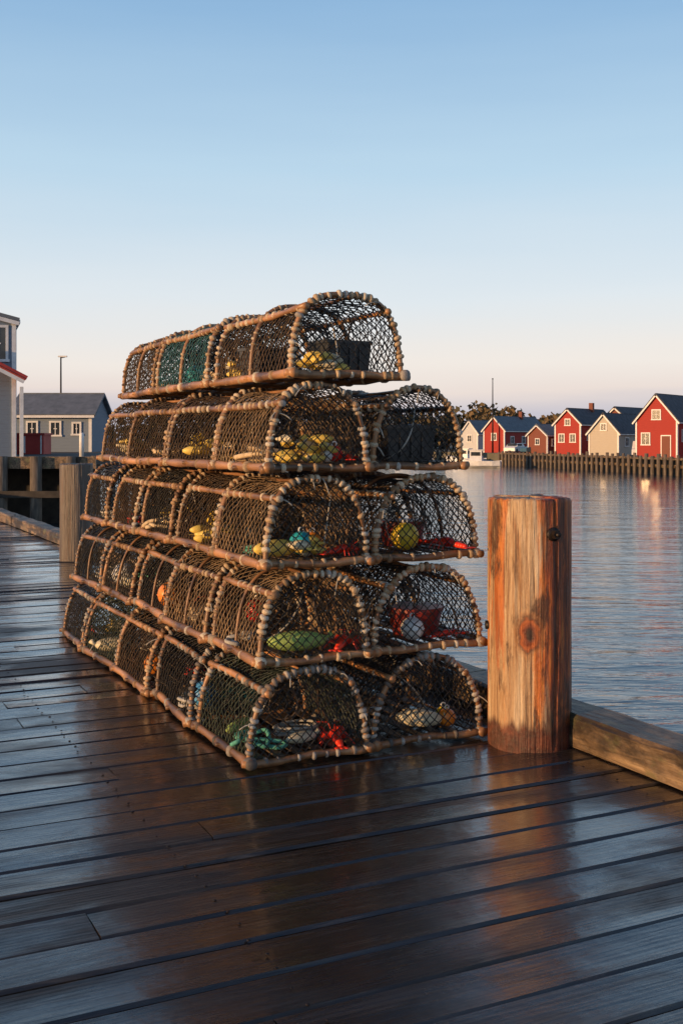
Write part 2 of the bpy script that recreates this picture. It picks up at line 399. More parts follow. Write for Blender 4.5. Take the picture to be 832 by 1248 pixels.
for tt in np.arange(-7,36,3.1):
    for s_ in (1.5,-2.9,-7.3): mb.tube([(s_,tt,-.33),(s_,tt,-4)],.17,1,12)
obj('pier_frame',mb.mesh('pier_frame'),parent=pier)
mb=MB(['iron']); P=[]
for tt in np.arange(-4.5,9,.213):
    for s_ in (1.42,-.6,-2.8,-5):
        for d in (.05,.155): P.append((s_+random.uniform(-.012,.012),tt+d+random.uniform(-.01,.01),-.003))
P=np.array(P); mb.beads(P,np.tile([0,0,1.],(len(P),1)),.006,.35,0); obj('nail_heads',mb.mesh('nail_heads'),parent=pier)

# curb timber
mb=MB(['beam','iron'])
segsC=[(-8,-4.1),(-4.08,.72),(.74,5.5),(5.52,10.4),(10.42,15.2),(15.22,20.1),(20.12,28)]
for a,b in segsC:
    dx=random.uniform(-.012,.012); x0,x1=1.56+dx,1.79+dx; z0,z1=.004,.165+random.uniform(-.006,.006); c=.018; n=int((b-a)/.09)
    prof=[(x0,z0),(x0,.5*z1),(x0,z1-c),(x0+c,z1),((x0+x1)/2,z1),(x1-c,z1),(x1,z1-c),(x1,z0)]; V=[];Q=[]; K=len(prof)
    for yy in np.linspace(a,b,n):
        for px,pz in prof:
            q1=noise.noise(Vector((px*9,yy*2.3,pz*9)))*.012+noise.noise(Vector((px*30,yy*9,pz*30)))*.006; q2=noise.noise(Vector((px*9+7,yy*2.3,pz*9)))*.012+noise.noise(Vector((px*30,yy*9+4,pz*30)))*.006
            V.append((px+q1,yy,pz+(q2 if pz>.05 else 0)))
    for i in range(n-1):
        for k in range(K): Q.append((i*K+k,(i+1)*K+k,(i+1)*K+(k+1)%K,i*K+(k+1)%K))
    L=(n-1)*K
    for o_ in (0,L):
        qs=[(0,1,6,7),(1,2,5,6),(2,3,4,5)]; Q+=[tuple(o_+i for i in (q if o_==0 else q[::-1])) for q in qs]
    mb.add(V,Q,0,False)
    for yy in (a+.25,b-.25): mb.beads([(1.665+dx,yy,z1)],[(0,0,1.)],.02,.5,1)
obj('wooden_curb',mb.mesh('wooden_curb'),tuple(A),ANG)

# ------------------------------------------------------------------ mooring posts
def post(name,loc,r,h,mat,seed,bolt=False):
    na=144; nzz=60; V=[];Q=[]
    zs=[-.9]+list(np.linspace(-.0,h-.025,nzz-4))+[h-.012,h-.003,h]
    zs=np.array(zs); cr=[(-1.08,.022,.014,.0,1.25),(-2.05,.012,.008,.5,1.25),(-.62,.016,.008,0,.9),(1.,.02,.01,0,1.2),(2.4,.02,.01,0,1.2),(-1.42,.010,.006,.75,1.25),(-1.75,.010,.006,.0,.4),(-2.5,.012,.007,.2,.9)]
    for j,z in enumerate(zs):
        for k in range(na):
            a=2*math.pi*k/na
            rr=r*(1+.03*noise.noise(Vector((math.cos(a)*1.1+seed,math.sin(a)*1.1,z*.8)))+.014*noise.noise(Vector((math.cos(a)*8,math.sin(a)*8+seed,z*1.5)))+.007*noise.noise(Vector((math.cos(a)*24,math.sin(a)*24+seed,z*3))))
            for ca,wd,dp,z0,z1 in cr:
                d=abs((a-ca-.05*math.sin(z*4+ca)+math.pi)%(2*math.pi)-math.pi)
                if z0<z<z1+.1: rr-=dp*max(0,1-d/ (wd*1.8))
            if j==len(zs)-1: rr-=.014
            if j==len(zs)-2: rr-=.005
            zz=z+((.010*noise.noise(Vector((math.cos(a)*3,math.sin(a)*3,seed)))+.006*noise.noise(Vector((math.cos(a)*14,math.sin(a)*14,seed)))) if j>len(zs)-4 else 0)
            V.append((rr*math.cos(a),rr*math.sin(a),zz))
    m=len(zs)
    for j in range(m-1):
        for k in range(na): Q.append((j*na+k,j*na+(k+1)%na,(j+1)*na+(k+1)%na,(j+1)*na+k))
    mb=MB([mat,'iron']); mb.add(V,Q,0)
    V=[];Q=[];fr=[1,.8,.6,.4,.2,.01]
    rim=np.array(mb.V[0][(m-1)*na:])
    for f in fr:
        for k in range(na): p=rim[k]*np.array([f,f,1]); V.append((p[0],p[1],p[2]+.008*noise.noise(Vector((p[0]*14,p[1]*14,seed)))*(f<1)))
    for j in range(len(fr)-1):
        for k in range(na): Q.append((j*na+k,j*na+(k+1)%na,(j+1)*na+(k+1)%na,(j+1)*na+k))
    mb.add(V,Q,0,False)
    if bolt:
        a=math.radians(-66); c=np.array([math.cos(a)*r,math.sin(a)*r,1.045]); d=np.array([math.cos(a),math.sin(a),0])
        mb.tube([c-d*.02,c+d*.006],.034,1,16); mb.tube([c,c+d*.035],.022,1,6,smooth=False); mb.tube([c,c+d*.05],.010,1,10)
        a=math.radians(-178); c=np.array([math.cos(a)*(r-.005),math.sin(a)*r,.58]); d=np.array([math.cos(a),math.sin(a),0])
        mb.tube([c-d*.02,c+d*.02],.022,1,10)
    return obj(name,mb.mesh(name),loc)
pl=np.array([.935,5.53,0])
post('mooring_post',tuple(pl),.205,1.215,'post',3.3,True)
post('mooring_post',W(1.33,9.25),.205,1.2,'post_grey',8.1)
post('mooring_post',W(1.33,23),.2,1.2,'post_grey',12.1)

# ------------------------------------------------------------------ lobster traps
def arch_pts(a,H,n,tp,cnt=400):
    th=np.linspace(math.pi,0,cnt); x=a*np.sign(np.cos(th))*np.abs(np.cos(th))**(2/n); z=H*np.abs(np.sin(th))**(2/n)
    x=x*(1-tp*z/H)
    P=np.stack([x,z],1); d=np.r_[0,np.cumsum(np.linalg.norm(np.diff(P,axis=0),axis=1))]
    return P,d
def trap(L,Wd,H,n,tp,seed,nets,bead,mid=False,front=False):
    r_=np.random.default_rng(seed)
    mb=MB([nets[0],nets[1],bead,'twig','lath','cord'])
    a=Wd/2-.020; Hh=H-.024; P,d=arch_pts(a,Hh-.02,n,tp); tot=d[-1]
    def at(u): return np.interp(u,d,P[:,0]),np.interp(u,d,P[:,1])+.02
    nu=2*int(round(tot/.060)); nv=2*int(round(L/.046))
    I,J=np.meshgrid(np.arange(nu+1),np.arange(nv+1),indexing='ij')
    U=I*tot/nu+r_.normal(0,.0036,I.shape); V=J*L/nv+r_.normal(0,.0034,I.shape)*((J>0)&(J<nv))
    x,z=at(np.clip(U,0,tot)); vf=V/L; vf2=(vf*2)%1 if mid else vf
    sag=.022*np.sin(np.pi*vf2)*np.sin(np.pi*np.clip(U/tot,0,1))*(1+.5*r_.normal(0,.3))
    lump=np.array([noise.noise(Vector((u*7,v*7,seed))) for u,v in zip(U.ravel(),V.ravel())]).reshape(U.shape)*.020
    sag=sag+np.abs(lump)
    x=x*(1-sag*1.6); z=z-sag*z/Hh+r_.normal(0,.0015,I.shape)
    G=np.stack([x,V,z],-1)
    for di,dj in ((1,1),(1,-1)):
        i0,j0=np.meshgrid(np.arange(nu),np.arange(nv+1),indexing='ij'); ok=((i0+j0)%2==0)&(j0+dj>=0)&(j0+dj<=nv)
        i0=i0[ok];j0=j0[ok]
        mb.segs(G[i0,j0],G[i0+di,j0+dj],.0031,0)
    def inside(px,pz):
        zz=(pz-.02)/(Hh-.02); return (zz>=0)&(zz<=1)&((np.abs(px)/(a*(1-tp*np.clip(zz,0,1))))**n+np.clip(zz,0,2)**n<=1)
    for yy in ((0.004,L-.004)+((L/2,) if mid else ())):
        c=.045; S0=[];S1=[]
        ni=int(Wd/c)*2+4; nj=int(H/c)*2+4
        jx=r_.normal(0,.0026,(2*ni+2,nj+2)); jz=r_.normal(0,.0026,(2*ni+2,nj+2)); jy=r_.normal(0,.003,(2*ni+2,nj+2))
        sk_=r_.normal(0,.05)
        def node(i,j):
            x_=i*c/2+jx[i+ni,j]; z_=.02+j*c/2*1.02+jz[i+ni,j]
            q=noise.noise(Vector((x_*5,z_*5,seed+yy)))
            return np.array([x_+q*.018+sk_*(z_-.2)*.3,yy+jy[i+ni,j],z_-abs(q)*.012])
        for i in range(-ni,ni):
            for j in range(nj):
                if (i+j)%2: continue
                for dj in (1,-1):
                    if j+dj<0: continue
                    p=node(i,j);q=node(i+1,j+dj); ip=inside(p[0],p[2]);iq=inside(q[0],q[2])
                    if not ip and not iq: continue
                    if ip!=iq:
                        lo,hi=(p,q) if ip else (q,p); l0,h0=lo.copy(),hi.copy()
                        for _ in range(6):
                            mmm=(l0+h0)/2
                            if inside(mmm[0],mmm[2]): l0=mmm
                            else: h0=mmm
                        p,q=lo,l0
                    S0.append(p);S1.append(q)
        mb.segs(S0,S1,.0030,1)
    def hoop(yy,rb,beads=True,br=.0165):
        uu=np.arange(0,tot,.006); hx,hz=at(uu); wob=.006*np.sin(uu*9+seed)
        path=np.stack([hx,np.full_like(hx,yy)+wob,hz],1); mb.tube(path[::3],rb,3,7)
        if beads:
            st_=.0315; ub=np.arange(.012,tot,st_); ub=ub+r_.normal(0,.0035,len(ub)); keep=r_.random(len(ub))>.07; ub=np.clip(ub[keep],0,tot-.001)
            bx,bz=at(ub); bx2,bz2=at(np.clip(ub+.004,0,tot)); bx1,bz1=at(np.clip(ub-.004,0,tot))
            B=np.stack([bx,yy+.006*np.sin(ub*9+seed),bz],1)+r_.normal(0,.0018,(len(ub),3)); T=np.stack([bx2-bx1,0*bx1,bz2-bz1],1)+r_.normal(0,.0018,(len(ub),3))
            mb.beads(B,T,br,.60,2)
    hoop(.012,.0135,True,.0205); hoop(L-.012,.0135,True,.0180)
    if mid: hoop(L/2,.013,True,.0145)
    elif seed%3==0: hoop(L/2,.009,False)
    def rod(x,z,rr,mat=3,ext=.02,beads=0,br=.014):
        yy=np.linspace(-ext,L+ext,9); b=r_.uniform(-1,1,2)
        path=np.stack([x+.008*np.sin(yy*5+seed)*b[0],yy,z+.007*np.sin(yy*6+seed*2)*b[1]],1)
        mb.tube(path,rr*(1+.16*np.sin(yy*17+seed)),mat,8)
        if beads:
            yb=np.arange(.0,L,beads); yb=yb+r_.normal(0,.012,len(yb))
            mb.beads(np.stack([x+0*yb,yb,z+0*yb],1),np.tile([0,1.,0],(len(yb),1)),br,.65,2)
    sx,sz=at(np.array([tot*.285,tot*.715,tot*.5]))
    rod(sx[0],sz[0]+.004,.0155,3,.02,.075,.019); rod(sx[1],sz[1]+.004,.012,3,.015,.09,.015); rod(0,sz[2]-.014,.009,3,.01)
    rod(-a-.004,.020,.022,3,.035,.22,.0255); rod(a+.004,.020,.021,3,.035,.2,.025)
    for yy,rr in ((.0,.018),(L,.016),(L/2,.011)):
        xx=np.linspace(-a-.04,a+.04,9); mb.tube(np.stack([xx,yy+.006*np.sin(xx*9+seed),.018+.006*np.sin(xx*14+seed)],1),rr*(1+.1*np.sin(xx*25+seed)),3,8)
    xx=np.arange(-a,a,.075); xx=xx+r_.normal(0,.012,len(xx)); mb.beads(np.stack([xx,0*xx-.001,.018+0*xx],1),np.tile([1.,0,0],(len(xx),1)),.0205,.6,2)
    for xx in np.linspace(-a+.05,a-.05,6): mb.box((xx,L/2,.034),(.045,L-.02,.008),4)
    for xx in (-a,a):
        for yy in (0,L): mb.blob((xx,yy,.022),(.032,.030,.024),2,CS3,amp=.3)
    side=-1 if seed%2 else 1
    ringc=np.array([.03*side,L*.34,.21]); ra=.075; na_=20; nk=8
    Pn=[]
    uu=np.linspace(tot*.04,tot*.96,na_); hx,hz=at(uu); O=np.stack([hx*.97,np.full_like(hx,L*.66),hz*.96],1)
    ang=np.linspace(math.pi*1.15,-math.pi*.15,na_); Rg=ringc+np.stack([ra*np.cos(ang),0*ang,ra*np.sin(ang)],1)
    for k in range(nk+1):
        f=k/nk; Pn.append(O*(1-f)+Rg*f-np.array([0,0,.03])*math.sin(math.pi*f)+r_.normal(0,.004,O.shape))
    S0=[];S1=[]
    for k in range(nk):
        for i in range(na_):
            if (i+k)%2==0:
                for di in (1,-1):
                    if 0<=i+di<na_: S0.append(Pn[k][i]);S1.append(Pn[k+1][i+di])
    mb.segs(S0,S1,.0028,1)
    aa=np.linspace(0,2*math.pi,20,endpoint=False); mb.tube(ringc+np.stack([ra*np.cos(aa),.01*np.sin(aa*2),ra*np.sin(aa)],1),.0045,4,6,closed=True)
    for q in range(4):
        p0=np.array([r_.uniform(-.6,.6)*a,r_.uniform(.1,.5)*L,Hh-.08]);p1=np.array([r_.uniform(-.8,.8)*a,r_.uniform(.1,.6)*L,.05]); c1=(p0+p1)/2+r_.normal(0,.09,3)
        tt=np.linspace(0,1,14)[:,None]; mb.tube((1-tt)**2*p0+2*tt*(1-tt)*c1+tt**2*p1,.0042,5 if q==0 else 4,5)
    for q in range(10):
        uq=r_.uniform(.1,.9)*tot; hx,hz=at(np.array([uq])); p0=np.array([hx[0],r_.choice([0.0,L]),hz[0]]); tt=np.linspace(0,1,6)[:,None]
        dr=r_.normal(0,.03,3); mb.tube(p0+tt*dr+np.array([0,0,-.04])*tt**2,.003,5,4)
    g_=.25 if front else 1
    return mb.mesh('lobster_trap',(r_.uniform(-.05,.05)*g_,r_.uniform(-.09,.09)*g_))

TZ=[0.012,.462,.908,1.352,1.790]
tiers=[(0.0,.635,.655,1.29,[.80]*5),(.05,.635,.66,1.29,[.735]*5),(.075,.64,.66,1.27,[.72]*5),(.09,.635,.645,1.18,[.78]*4),(.21,.82,None,None,[1.15,1.03,.98])]
cache={}
beadtab={0:['bead_grey','bead_grey','bead_brown','bead_grey','bead_grey'],1:['bead','bead','bead_grey','bead_brown','bead_grey'],2:['bead','bead','bead_brown','bead','bead_brown'],3:['bead','bead','bead_brown','bead'],4:['bead','bead','bead_brown']}
nettab={0:['net_green','net_dark','net_brown','net_green','net_dark'],1:['net_tan_sunlit','net_tan_sunlit','net_dark','net_dark','net_dark'],2:['net_tan_sunlit','net_brown','net_dark','net_brown','net_dark'],3:['net_tan_sunlit','net_brown','net_brown','net_brown'],4:['net_brown','net_teal','net_brown']}
for k,(s0,sm,s1,s2,Ls) in enumerate(tiers):
    for col in (0,1):
        if col==1 and s1 is None: continue
        a,b=(s0,sm) if col==0 else (s1,s2)
        tt=(0.03 if col else 0)
        for i,L in enumerate(Ls):
            gap=.065
            Lr=L-gap
            nets=(nettab[k][i],'net_dark'); bead=beadtab[k][i] if col==0 else ('bead' if k in(1,2) else 'bead_grey')
            if k==3 and col: bead='bead'
            if col: nets=('net_brown' if k else 'net_dark','net_dark')
            mid=(k==4)
            Ht=(TZ[k+1]-TZ[k] if k<4 else .43)-.010
            nn,tp=(2.95,.11) if col==0 else (2.25,.0)
            if k==4: nn,tp=3.2,.07
            key=(k,col,i if col==0 else i%2)
            if key not in cache: cache[key]=trap(Lr,b-a,Ht,nn,tp,11*k+3*i+col+1,nets,bead,mid,i==0)
            f0=i>0
            o=obj('lobster_trap',cache[key],W((a+b)/2+random.uniform(-.018,.018)*f0,tt+random.uniform(-.012,.012)*f0,TZ[k]),ANG+math.radians(random.uniform(-3.5,3.5)*(1 if f0 else .35)))
            tt+=L

# ------------------------------------------------------------------ trap contents
def place(name,mb,s_,t,z,rz=0,sc=1):
    o=obj(name,mb.mesh(name),W(s_,t,z),ANG+rz); o.scale=(sc,)*3; return o
def floatball(mat,r=.05):
    mb=MB([mat,'p_white']); mb.blob((0,0,r),(r,r,r*1.0),0,CS6); aa=np.linspace(0,2*math.pi,24,endpoint=False)
    mb.tube(np.stack([r*1.0*np.cos(aa),r*1.0*np.sin(aa),r+0*aa],1),.004,0,6,closed=True)
    aa=aa[::2]; mb.tube(np.stack([.012*np.cos(aa),0*aa,2*r+.006+.012*np.sin(aa)],1),.004,1,6,closed=True); return mb
def bucket(mat,r=.11,h=.16):
    mb=MB([mat,'cord']); zs=[0,0,.01,h-.02,h-.02,h,h,.02,.015]; rs=[.001,r*.82,r*.84,r,r*1.06,r*1.06,r*.96,r*.8,.001]
    mb.tube([(0,0,z+i*1e-5) for i,z in enumerate(zs)],rs,0,24,cap=False,smooth=False)
    aa=np.linspace(0,math.pi,14); mb.tube(np.stack([r*np.cos(aa),.3*r*np.sin(aa),h-.01+r*.55*np.sin(aa)],1),.004,1,6); return mb
def box_tub(mat):
    mb=MB([mat]); w_,d_,h=.11,.08,.13
    V=[]
    for (x,y,z) in ((.9,.9,0),(1,1,h),(1.07,1.07,h),(1.07,1.07,h+.014),(.93,.93,h+.014),(.86,.86,.02)):
        for sx,sy in ((-1,-1),(1,-1),(1,1),(-1,1)): V.append((sx*w_*x,sy*d_*y,z))
    Q=[(3,2,1,0)]
    for i in range(5):
        for k in range(4): Q.append((i*4+k,i*4+(k+1)%4,(i+1)*4+(k+1)%4,(i+1)*4+k))
    Q.append((20,21,22,23)); mb.add(V,Q,0,False)
    for x in (-.05,0,.05): mb.box((x,-d_*.97,h*.5),(.008,.012,h*.8),0)
    return mb
def coil(mat,r=.09,turns=5,rr=.008):
    mb=MB([mat]); n=turns*22; a=np.linspace(0,turns*2*math.pi,n); rj=r+.012*np.sin(a*.37)+rng.normal(0,.003,n)
    mb.tube(np.stack([rj*np.cos(a),rj*.8*np.sin(a),.01+.009*a/(2*math.pi)+.006*np.sin(a*1.7)],1),rr,0,7); return mb
def tangle(mat,r=.09,rr=.007,n=70,seed=1):
    g=np.random.default_rng(seed); mb=MB([mat]); K=g.normal(0,1,(14,3)); K/=np.linalg.norm(K,axis=1,keepdims=True); K=K*[r*1.3,r,r*.5]; K[:,2]=np.abs(K[:,2])+.01
    pts=[]
    for i in range(14):
        p0,p1,p2,p3=K[i-1],K[i],K[(i+1)%14],K[(i+2)%14]
        for u in np.linspace(0,1,7)[:-1]: pts.append(.5*((2*p1)+(-p0+p2)*u+(2*p0-5*p1+4*p2-p3)*u*u+(-p0+3*p1-3*p2+p3)*u**3))
    pts=np.array(pts); pts[:,2]=np.maximum(pts[:,2],rr); mb.tube(pts,rr,0,6,closed=True); return mb
def bag(mat,l=.13,r=.04):
    mb=MB([mat,'cord']); mb.blob((0,0,r*.9),(l,r,r*.9),0,CS6,amp=.35,fr=2.2)
    mb.tube([(l*.9,0,r),(l*1.15,.01,r*1.1),(l*1.25,.0,r*1.4)],[.014,.008,.018],0,8); mb.tube([(l*1.1,0,r),(l*1.3,.03,.01)],.004,1,5); return mb
def fishpile(mat,n=6,seed=0,spread=.09):
    g=np.random.default_rng(seed); mb=MB([mat,'cream_b'])
    for i in range(n):
        c=np.array([g.uniform(-spread,spread),g.uniform(-spread,spread)*.7,.02+.018*(i//3)]); a=g.uniform(0,6.28); R=rotz(a)
        x=np.linspace(-.065,.06,8); rad=np.array([.006,.016,.022,.024,.022,.017,.010,.006]); P=(R@np.stack([x,.012*np.sin(x*25+i),0*x])).T+c
        mb.tube(P,rad,i%3==2 and 1 or 0,8)
        e=P[-1]; d=R@np.array([1,0,0]); s_=R@np.array([0,1,0]); mb.add([e-s_*.004,e+s_*.004,e+d*.03+s_*.022,e+d*.022-s_*.022],[(0,1,2,3)],0,False)
    return mb
def lobster():
    mb=MB(['lob','p_black'])
    mb.blob((0,0,.024),(.040,.020,.019),0,CS6)
    for i in range(6): mb.blob((-.038-.013*i,0,.020-.001*i),(.011,.018-.0014*i,.014-.001*i),0,CS3)
    for s_ in (-1,0,1): mb.blob((-.125,s_*.014,.012),(.016,.010,.003),0,CS3,rotz(-s_*.5))
    for s_ in (-1,1):
        mb.tube([(.025,s_*.014,.02),(.045,s_*.035,.022),(.068,s_*.036,.02)],[.006,.007,.007],0,7)
        mb.blob((.090,s_*.036,.020),(.026,.015,.010),0,CS6); mb.tube([(.105,s_*.030,.02),(.125,s_*.030,.02),(.138,s_*.036,.02)],[.008,.005,.002],0,6); mb.tube([(.103,s_*.046,.02),(.122,s_*.049,.02),(.132,s_*.043,.02)],[.006,.004,.002],0,6)
        for q in range(4): mb.tube([(.018-.014*q,s_*.016,.018),(.022-.02*q,s_*.042,.026),(.024-.026*q,s_*.060,.003)],[.003,.0026,.0015],0,5)
        mb.tube([(.038,s_*.006,.028),(.08,s_*.012,.05),(.13,s_*.045,.04)],[.0018,.0014,.0008],0,4); mb.blob((.036,s_*.008,.033),(.004,.004,.004),1,CS3)
    return mb
f=.042
def tz(k): return TZ[k]+f
place('bait_tub',box_tub('p_black'),.65,.36,tz(4),.1,1.15); place('bait_fish_pile',fishpile('fishy',12,1,.08),.47,.20,tz(4)); place('bait_tub',box_tub('p_black'),.38,.70,tz(4),.3,1.0)
place('bait_fish_pile',fishpile('fishy',12,2,.1),.36,.9,tz(4),.5); place('rope_coil',coil('tanrope',.1,6),.42,1.5,tz(4)); place('net_float',floatball('p_teal',.06),.35,1.75,tz(4)); place('rope_coil',coil('tanrope'),.4,2.5,tz(4))
place('rope_tangle',tangle('tanrope',.11,.013,seed=4),.20,.28,tz(3)); place('bait_fish_pile',fishpile('fishy',18,3,.12),.34,.14,tz(3)); place('net_float',floatball('p_red',.040),.49,.10,tz(3)); place('lobster',lobster(),.57,.11,tz(3),1.2,1.0)
place('bait_tub',box_tub('p_black'),.94,.24,tz(3),0,1.25); place('net_float',floatball('p_white',.028),.44,.08,tz(3)); place('net_float',floatball('p_teal',.030),.54,.22,tz(3))
place('rope_tangle',tangle('greentwine',.08,.009,seed=5),.22,.32,tz(2)); place('bait_bag',bag('fishy',.13,.045),.19,.12,tz(2),.2); place('net_float',floatball('p_teal',.058),.33,.13,tz(2)); place('net_float',floatball('p_orange',.052),.42,.20,tz(2)); place('bait_fish_pile',fishpile('fishy',10,8,.08),.36,.10,tz(2))
place('lobster',lobster(),.52,.07,tz(2),.4,1.2); place('net_float',floatball('p_yellow',.070),.89,.12,tz(2)); place('lobster',lobster(),1.13,.12,tz(2),1.7,1.4); place('bait_bucket',bucket('p_maroon',.12,.13),1.02,.38,tz(2))
place('bait_bag',bag('greenbag',.15,.052),.28,.10,tz(1),-.1); place('rope_tangle',tangle('cord',.09,.010,seed=6),.15,.36,tz(1)); place('lobster',lobster(),.53,.08,tz(1),.9,1.35); place('bait_bucket',bucket('p_maroon',.14,.14),1.04,.28,tz(1)); place('net_float',floatball('p_white',.058),.92,.10,tz(1)); place('lobster',lobster(),1.12,.10,tz(1),.2,.9)
place('rope_tangle',tangle('greentwine',.12,.011,seed=7),.16,.20,tz(0)); place('bait_bag',bag('greenbag',.12,.035),.14,.45,tz(0),.6); place('lobster',lobster(),.49,.09,tz(0),1.3,1.35); place('rope_coil',coil('cord',.1,4,.007),.38,.3,tz(0)); place('bait_bag',bag('cream_b',.09,.03),.33,.14,tz(0),.2)
place('bait_bag',bag('cream_b',.12,.048),.98,.16,tz(0),-.6); place('net_float',floatball('p_orange',.045),1.12,.10,tz(0)); place('net_float',floatball('p_yellow',.038),1.16,.20,tz(0)); place('rope_tangle',tangle('tanrope',.08,.008,seed=9),1.06,.31,tz(0))
kinds=[lambda i:('rope_tangle',tangle('tanrope',.1,.011,seed=i)),lambda i:('rope_coil',coil('cord',.09,5)),lambda i:('bait_fish_pile',fishpile('fishy',10,i,.1)),lambda i:('net_float',floatball(['p_white','p_red','p_orange','p_yellow'][i%4],.06)),lambda i:('rope_tangle',tangle('greentwine',.09,.009,seed=i)),lambda i:('bait_bag',bag('cream_b',.11,.045)),lambda i:('lobster',lobster())]
q=20
spec={0:[1,3,5,6],1:[0,3,5,1],2:[2,0,6,1],3:[2,0,2,3]}
for k in range(4):
    Ls=tiers[k][4]
    for i in range(1,len(Ls)):
        tb=sum(Ls[:i])+Ls[i]*.4
        for rep in range(2):
            nm,m_=kinds[(spec[k][(i-1)%4]+rep*3)%7](q); q+=1
            place(nm,m_,tiers[k][0]+.14+.24*rep+random.uniform(-.02,.03),tb+random.uniform(-.1,.15),tz(k),random.uniform(0,3),random.uniform(1.0,1.3))
place('net_float',floatball('p_blue',.075),.14,.98,tz(0)); place('net_float',floatball('p_white',.08),.18,2.75,tz(1))

# ------------------------------------------------------------------ buildings
def empty(name,loc,rz=0):
    o=bpy.data.objects.new(name,None); bpy.context.collection.objects.link(o); o.location=loc; o.rotation_euler=(0,0,rz); return o
def slab(mb,p,q,th,y0,y1,mat):
    d=np.array([q[0]-p[0],q[1]-p[1]]); d/=np.linalg.norm(d); nrm=np.array([-d[1],d[0]])*th
    if nrm[1]<0: nrm=-nrm
    V=[]
    for y in (y0,y1):
        for a in (p,q,(q[0]+nrm[0],q[1]+nrm[1]),(p[0]+nrm[0],p[1]+nrm[1])): V.append((a[0],y,a[1]))
    mb.add(V,[(0,1,2,3),(7,6,5,4),(0,4,5,1),(1,5,6,2),(2,6,7,3),(3,7,4,0)],mat,False)
def window(mb,face,u,z,w_,h_,sgn,hw,mats=(0,1)):
    def bx(du,dz,su,sz,pr,th,mat):
        if face=='y': mb.box((u+du,-pr,z+dz),(su,th,sz),mat)
        else: mb.box((hw+pr,u+du,z+dz),(th,su,sz),mat)
    bx(0,0,w_,h_,.012,.03,mats[1])
    t_=.09
    bx(0,h_/2+t_/2,w_+2*t_,t_,.03,.07,0); bx(0,-h_/2-t_/2,w_+2*t_+.08,t_,.035,.09,0); bx(-w_/2-t_/2,0,t_,h_,.03,.06,0); bx(w_/2+t_/2,0,t_,h_,.03,.06,0)
    bx(0,0,.04,h_-.01,.03,.035,0); bx(0,0,w_/2-.04,.04,.03,.03,0)
def house(name,loc,rz,w_,d_,eave,peak,wall,roof,gwin=(),swin=(),door=None,chim=False,ov=.22):
    e=empty(name,loc,rz); hw=w_/2
    mb=MB([wall]); V=[]
    for y in (0,d_): V+=[(-hw,y,-.3),(0,y,-.3),(hw,y,-.3),(hw,y,eave),(0,y,peak),(-hw,y,eave)]
    mb.add(V,[(0,1,4,5),(1,2,3,4),(7,6,11,10),(8,7,10,9),(2,8,9,3),(6,0,5,11)],0,False); obj('walls',mb.mesh('walls'),parent=e)
    mb=MB([roof,'brownw']); sl_=(peak-eave)/hw
    slab(mb,(0,peak+.01),(hw+ov,eave-sl_*ov+.01),.12,-ov,d_+ov,0); slab(mb,(0,peak+.01),(-hw-ov,eave-sl_*ov+.01),.12,-ov-.002,d_+ov+.002,0); mb.box((0,d_/2,peak+.13),(.16,d_+2*ov-.05,.06),0)
    if chim: mb.box((hw*.2,d_*.6,peak+.3),(.45,.45,1.),1)
    obj('roof',mb.mesh('roof'),parent=e)
    mb=MB(['trim'])
    for sx in (-1,1):
        mb.box((sx*(hw-.05),-.015,eave/2-.15),(.14,.05,eave+.25),0); slab(mb,(0,peak-.14),(sx*(hw+ov*.9),eave-sl_*ov*.9-.14),.13,-ov-.03,-ov+.02,0)
    mb.box((hw+.015,.075,eave/2-.16),(.05,.15,eave+.25),0); mb.box((hw+.015,d_-.075,eave/2-.16),(.05,.15,eave+.25),0)
    mb.box((hw+ov+.02,d_/2,eave-sl_*ov+.01),(.05,d_+2*ov-.1,.12),0)
    obj('trim',mb.mesh('trim'),parent=e)
    mb=MB(['trim','glass'])
    for (u,z,a,b) in gwin: window(mb,'y',u,z,a,b,1,hw)
    for (u,z,a,b) in swin: window(mb,'x',u,z,a,b,1,hw)
    if mb.n: obj('windows',mb.mesh('windows'),parent=e)
    if door is not None:
        mb=MB(['trim','brownw']); mb.box((door,-.02,1.0),(.95,.05,2.1),0); mb.box((door,-.04,.98),(.78,.05,1.95),1); obj('door',mb.mesh('door'),parent=e)
    return e
g0=-.12; th=math.radians(-37)
house('red_house',(28.6,101,g0),th,3.9,7,3.4,5.7,'red','roof',[(0,3.9,.7,.8),(-1.0,1.7,.7,1.0)],[(1.5,2,.7,1),(4,2,.7,1)],.9)
house('cream_house',(26.4,112,g0),th,3.2,8,2.4,4.2,'cream','roof',[(0,2.9,.5,.6)],[(2,1.4,.8,.8),(5,1.4,.8,.8)])
house('red_house',(24.2,119,g0),th,3.0,9,3.4,4.9,'red','roof',[(-.7,1.8,.55,.8),(.6,1.8,.55,.8),(0,3.5,.5,.6)],[(2,2,.8,.8),(5,2,.8,.8)],chim=True)
house('brown_house',(22.4,127,g0),math.radians(-60),3.4,6,2.2,3.3,'brownw','roofl',[(0,1.4,.6,.6)],[(1,1.3,.6,.7),(3,1.3,.6,.7)])
house('red_house',(19.2,140,g0),th,3.0,11,2.9,4.5,'red','roofl',[(0,2.0,.6,.8)],[(2,1.6,.8,.8),(5,1.6,.8,.8),(8,1.6,.8,.8)],None,True)
house('white_house',(17.5,152,g0),th,2.6,5,2.6,4.2,'whitew','roofl',[(0,1.8,.6,.8)])
house('grey_house',(9.0,172,g0),th,3.4,6,2.4,4.0,'grey','roofl',[(0,1.8,.6,.8)],[(2,1.5,.8,.8)])
house('brown_house',(30.5,124,g0),th,4,9,3.4,5.2,'brownw','roof',[(0,2.2,.8,.9)],[(3,2,.8,.8)])
house('red_house',(36,98,g0),th,4,8,3.4,5.4,'red','roof',[(0,2.2,.8,.9)],[(3,2,.8,.8)])
